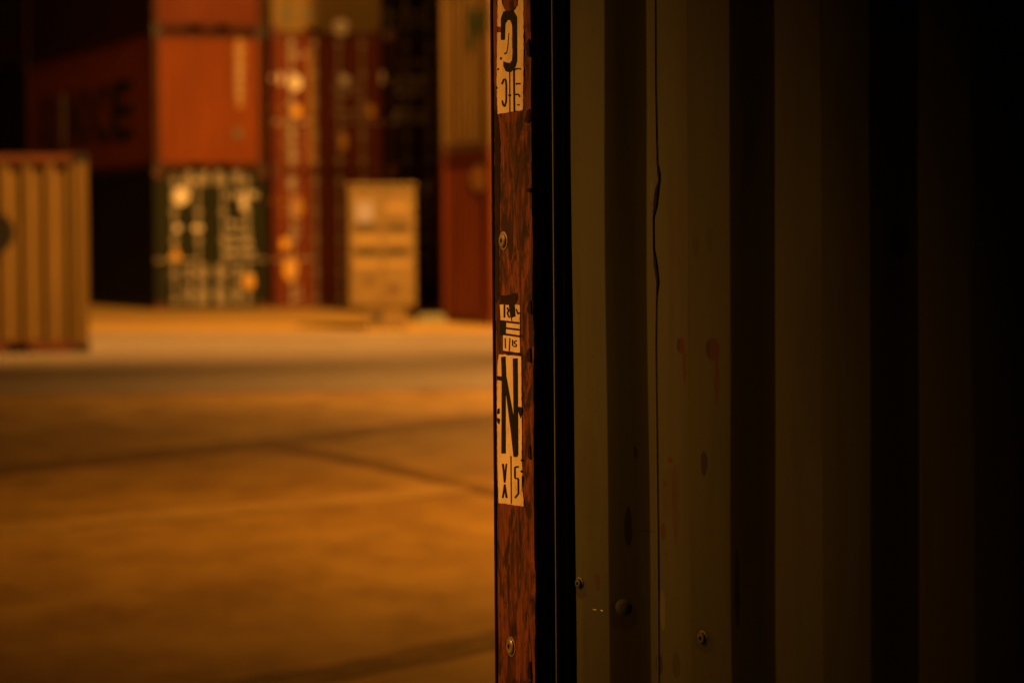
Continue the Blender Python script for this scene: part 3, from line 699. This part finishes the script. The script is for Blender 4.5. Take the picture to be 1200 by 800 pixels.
# flaking scale along the post's near edge and pits on its face
rnd = random.Random(11)
mb = MB()
for k in range(10):
    y = rnd.uniform(-20, 820); h = rnd.uniform(4, 26); x = 620+rnd.uniform(-1, 1)+ (y-400)*.004; wd = rnd.uniform(1.5, 6)
    pl = [(x+1.5, y-h/2), (x+2.2, y+h/2), (x-wd*.5, y+h*.4), (x-wd*rnd.uniform(.5, 1), y+h*.1), (x-wd*.3, y-h*.35)]
    mb.slab([lab(a_, b_, .0008) for a_, b_ in pl], lloc, rnd.uniform(.0004, .0012))
o = mb.build('rust_flakes', M['scale'], post); o['kind'] = 'stuff'
# wall details: weld seam with buckled lap, rust runs, bolts, scratches
def wpoly(name, pts, level, mt, th=.0001, off=.0001, label=None):
    return MB().slab([wallp(x, y, level, off) for x, y in pts], (0, -1, 0), th).build(name, mt, wob, label=label)
seamL = [(769,-60),(769.5,100),(771.5,190),(772.5,205),(773.5,212),(770,222),(768,240),(767.5,255),(768,290),(769,310),(772,330),(772,345),(771,400),(771.5,600),(772,700),(772,900)]
seamW = [.35,.4,.5,2.4,1.2,3.4,3.8,.6,.5,3.2,2.2,.3,.25,.25,.3,.3]
mb = MB()
for k in range(len(seamL)-1):
    (xa, ya), (xb, yb) = seamL[k], seamL[k+1]; wa, wb = seamW[k], seamW[k+1]
    mb.slab([wallp(xa, ya, INN, .0012), wallp(xa+wa, ya, INN, .0012), wallp(xb+wb, yb, INN, .0012), wallp(xb, yb, INN, .0012)], (0, -1, 0), .0006)
mb.build('seam_gap', M['seam'], wob)
mb = MB()
for k in range(len(seamL)-1):
    (xa, ya), (xb, yb) = seamL[k], seamL[k+1]
    mb.slab([wallp(xa-2.2, ya, INN, .0006), wallp(xa, ya, INN, .0006), wallp(xb, yb, INN, .0006), wallp(xb-2.2, yb, INN, .0006)], (0, -1, 0), .0007 if 3 <= k <= 10 else .0001)
mb.build('seam_lip', M['olive'], wob)
def blob(cx, cy, rx, ry, n=14, seed=0, j=.15):
    r_ = random.Random(seed); return [(cx+rx*(1+r_.uniform(-j, j))*math.cos(2*math.pi*i/n), cy+ry*(1+r_.uniform(-j, j))*math.sin(2*math.pi*i/n)) for i in range(n)]
stain_wall(wob)
bolt(678.5, 683, .0062, M['bolt_olive'], 'wall', OUT, wob, 'rivet'); bolt(730, 711, .0085, M['bolt_olive'], 'wall', INN-.022, wob, 'rivet', .5); bolt(824, 747, .0075, M['bolt_olive'], 'wall', OUT, wob, 'rivet')
wpoly('bright_scratch', [(694,713),(698,713.5),(698,714.6),(694,714)], OUT, M['olive_rub']); wpoly('bright_scratch', [(703,714),(706,714.5),(706,715.8),(703,715.2)], OUT, M['olive_rub'])

# ------------------------------------------------------------------ floodlight masts (outside the picture; they light the yard, two added for the post and shaded stack)
def mast(key, label):
    pos, aim, watt, cone, blend, colr = LAMPS[key]; x, y, h = pos
    t = thing('floodlight_mast', label, 'lamp mast', (x, y, 0), 0, 'floodlight masts of the yard')
    off = .9
    d = (Vector(aim)-Vector(pos)); hd = Vector((d.x, d.y, 0)).normalized(); back = Vector((-off if x < 0 else off, .12, 0))
    MB().box(back.x-.35, back.x+.35, back.y-.35, back.y+.35, 0, .25).build('footing', M['ground'], t, bevel=.02)
    MB().tube((back.x, back.y, .25), (back.x, back.y, h+.5), .14, 14, .07).build('pole', M['galv'], t)
    MB().tube((back.x, back.y, h+.35), (-hd.x*.25, -hd.y*.25, h+.25), .04, 8).build('bracket', M['galv'], t)
    dn = d.normalized(); a_ = dn.orthogonal().normalized(); hq = Vector((0, 0, h)) - dn*.02
    ln = MB().lathe(hq, -dn, [(.30, -.02), (.28, .06), (.16, .24), (.12, .30)], 18).build('lamp_head', M['darksteel'], t)
    ld = bpy.data.lights.new('floodlight', 'SPOT'); ld.energy = watt; ld.color = colr; ld.spot_size = R(cone); ld.spot_blend = blend; ld.shadow_soft_size = .40 if key == 'side' else .22
    lo = bpy.data.objects.new('floodlight', ld); COL.objects.link(lo); lo.parent = t
    lo.location = Vector((0, 0, h)) + dn*.06
    lo.rotation_euler = dn.to_track_quat('-Z', 'Y').to_euler()
mast('far', 'tall floodlight mast lighting the container stacks and the pale apron')
mast('near', 'floodlight mast beyond the olive container, lighting the concrete yard')
mast('side', 'unseen added lamp mast on the left, its narrow beam lighting the rusty post')
mast('stack_fill', 'unseen fill lamp mast added left of the tallest one, lifting the shade on the stacks')
mast('road', 'floodlight mast on the right lighting the strip of asphalt')
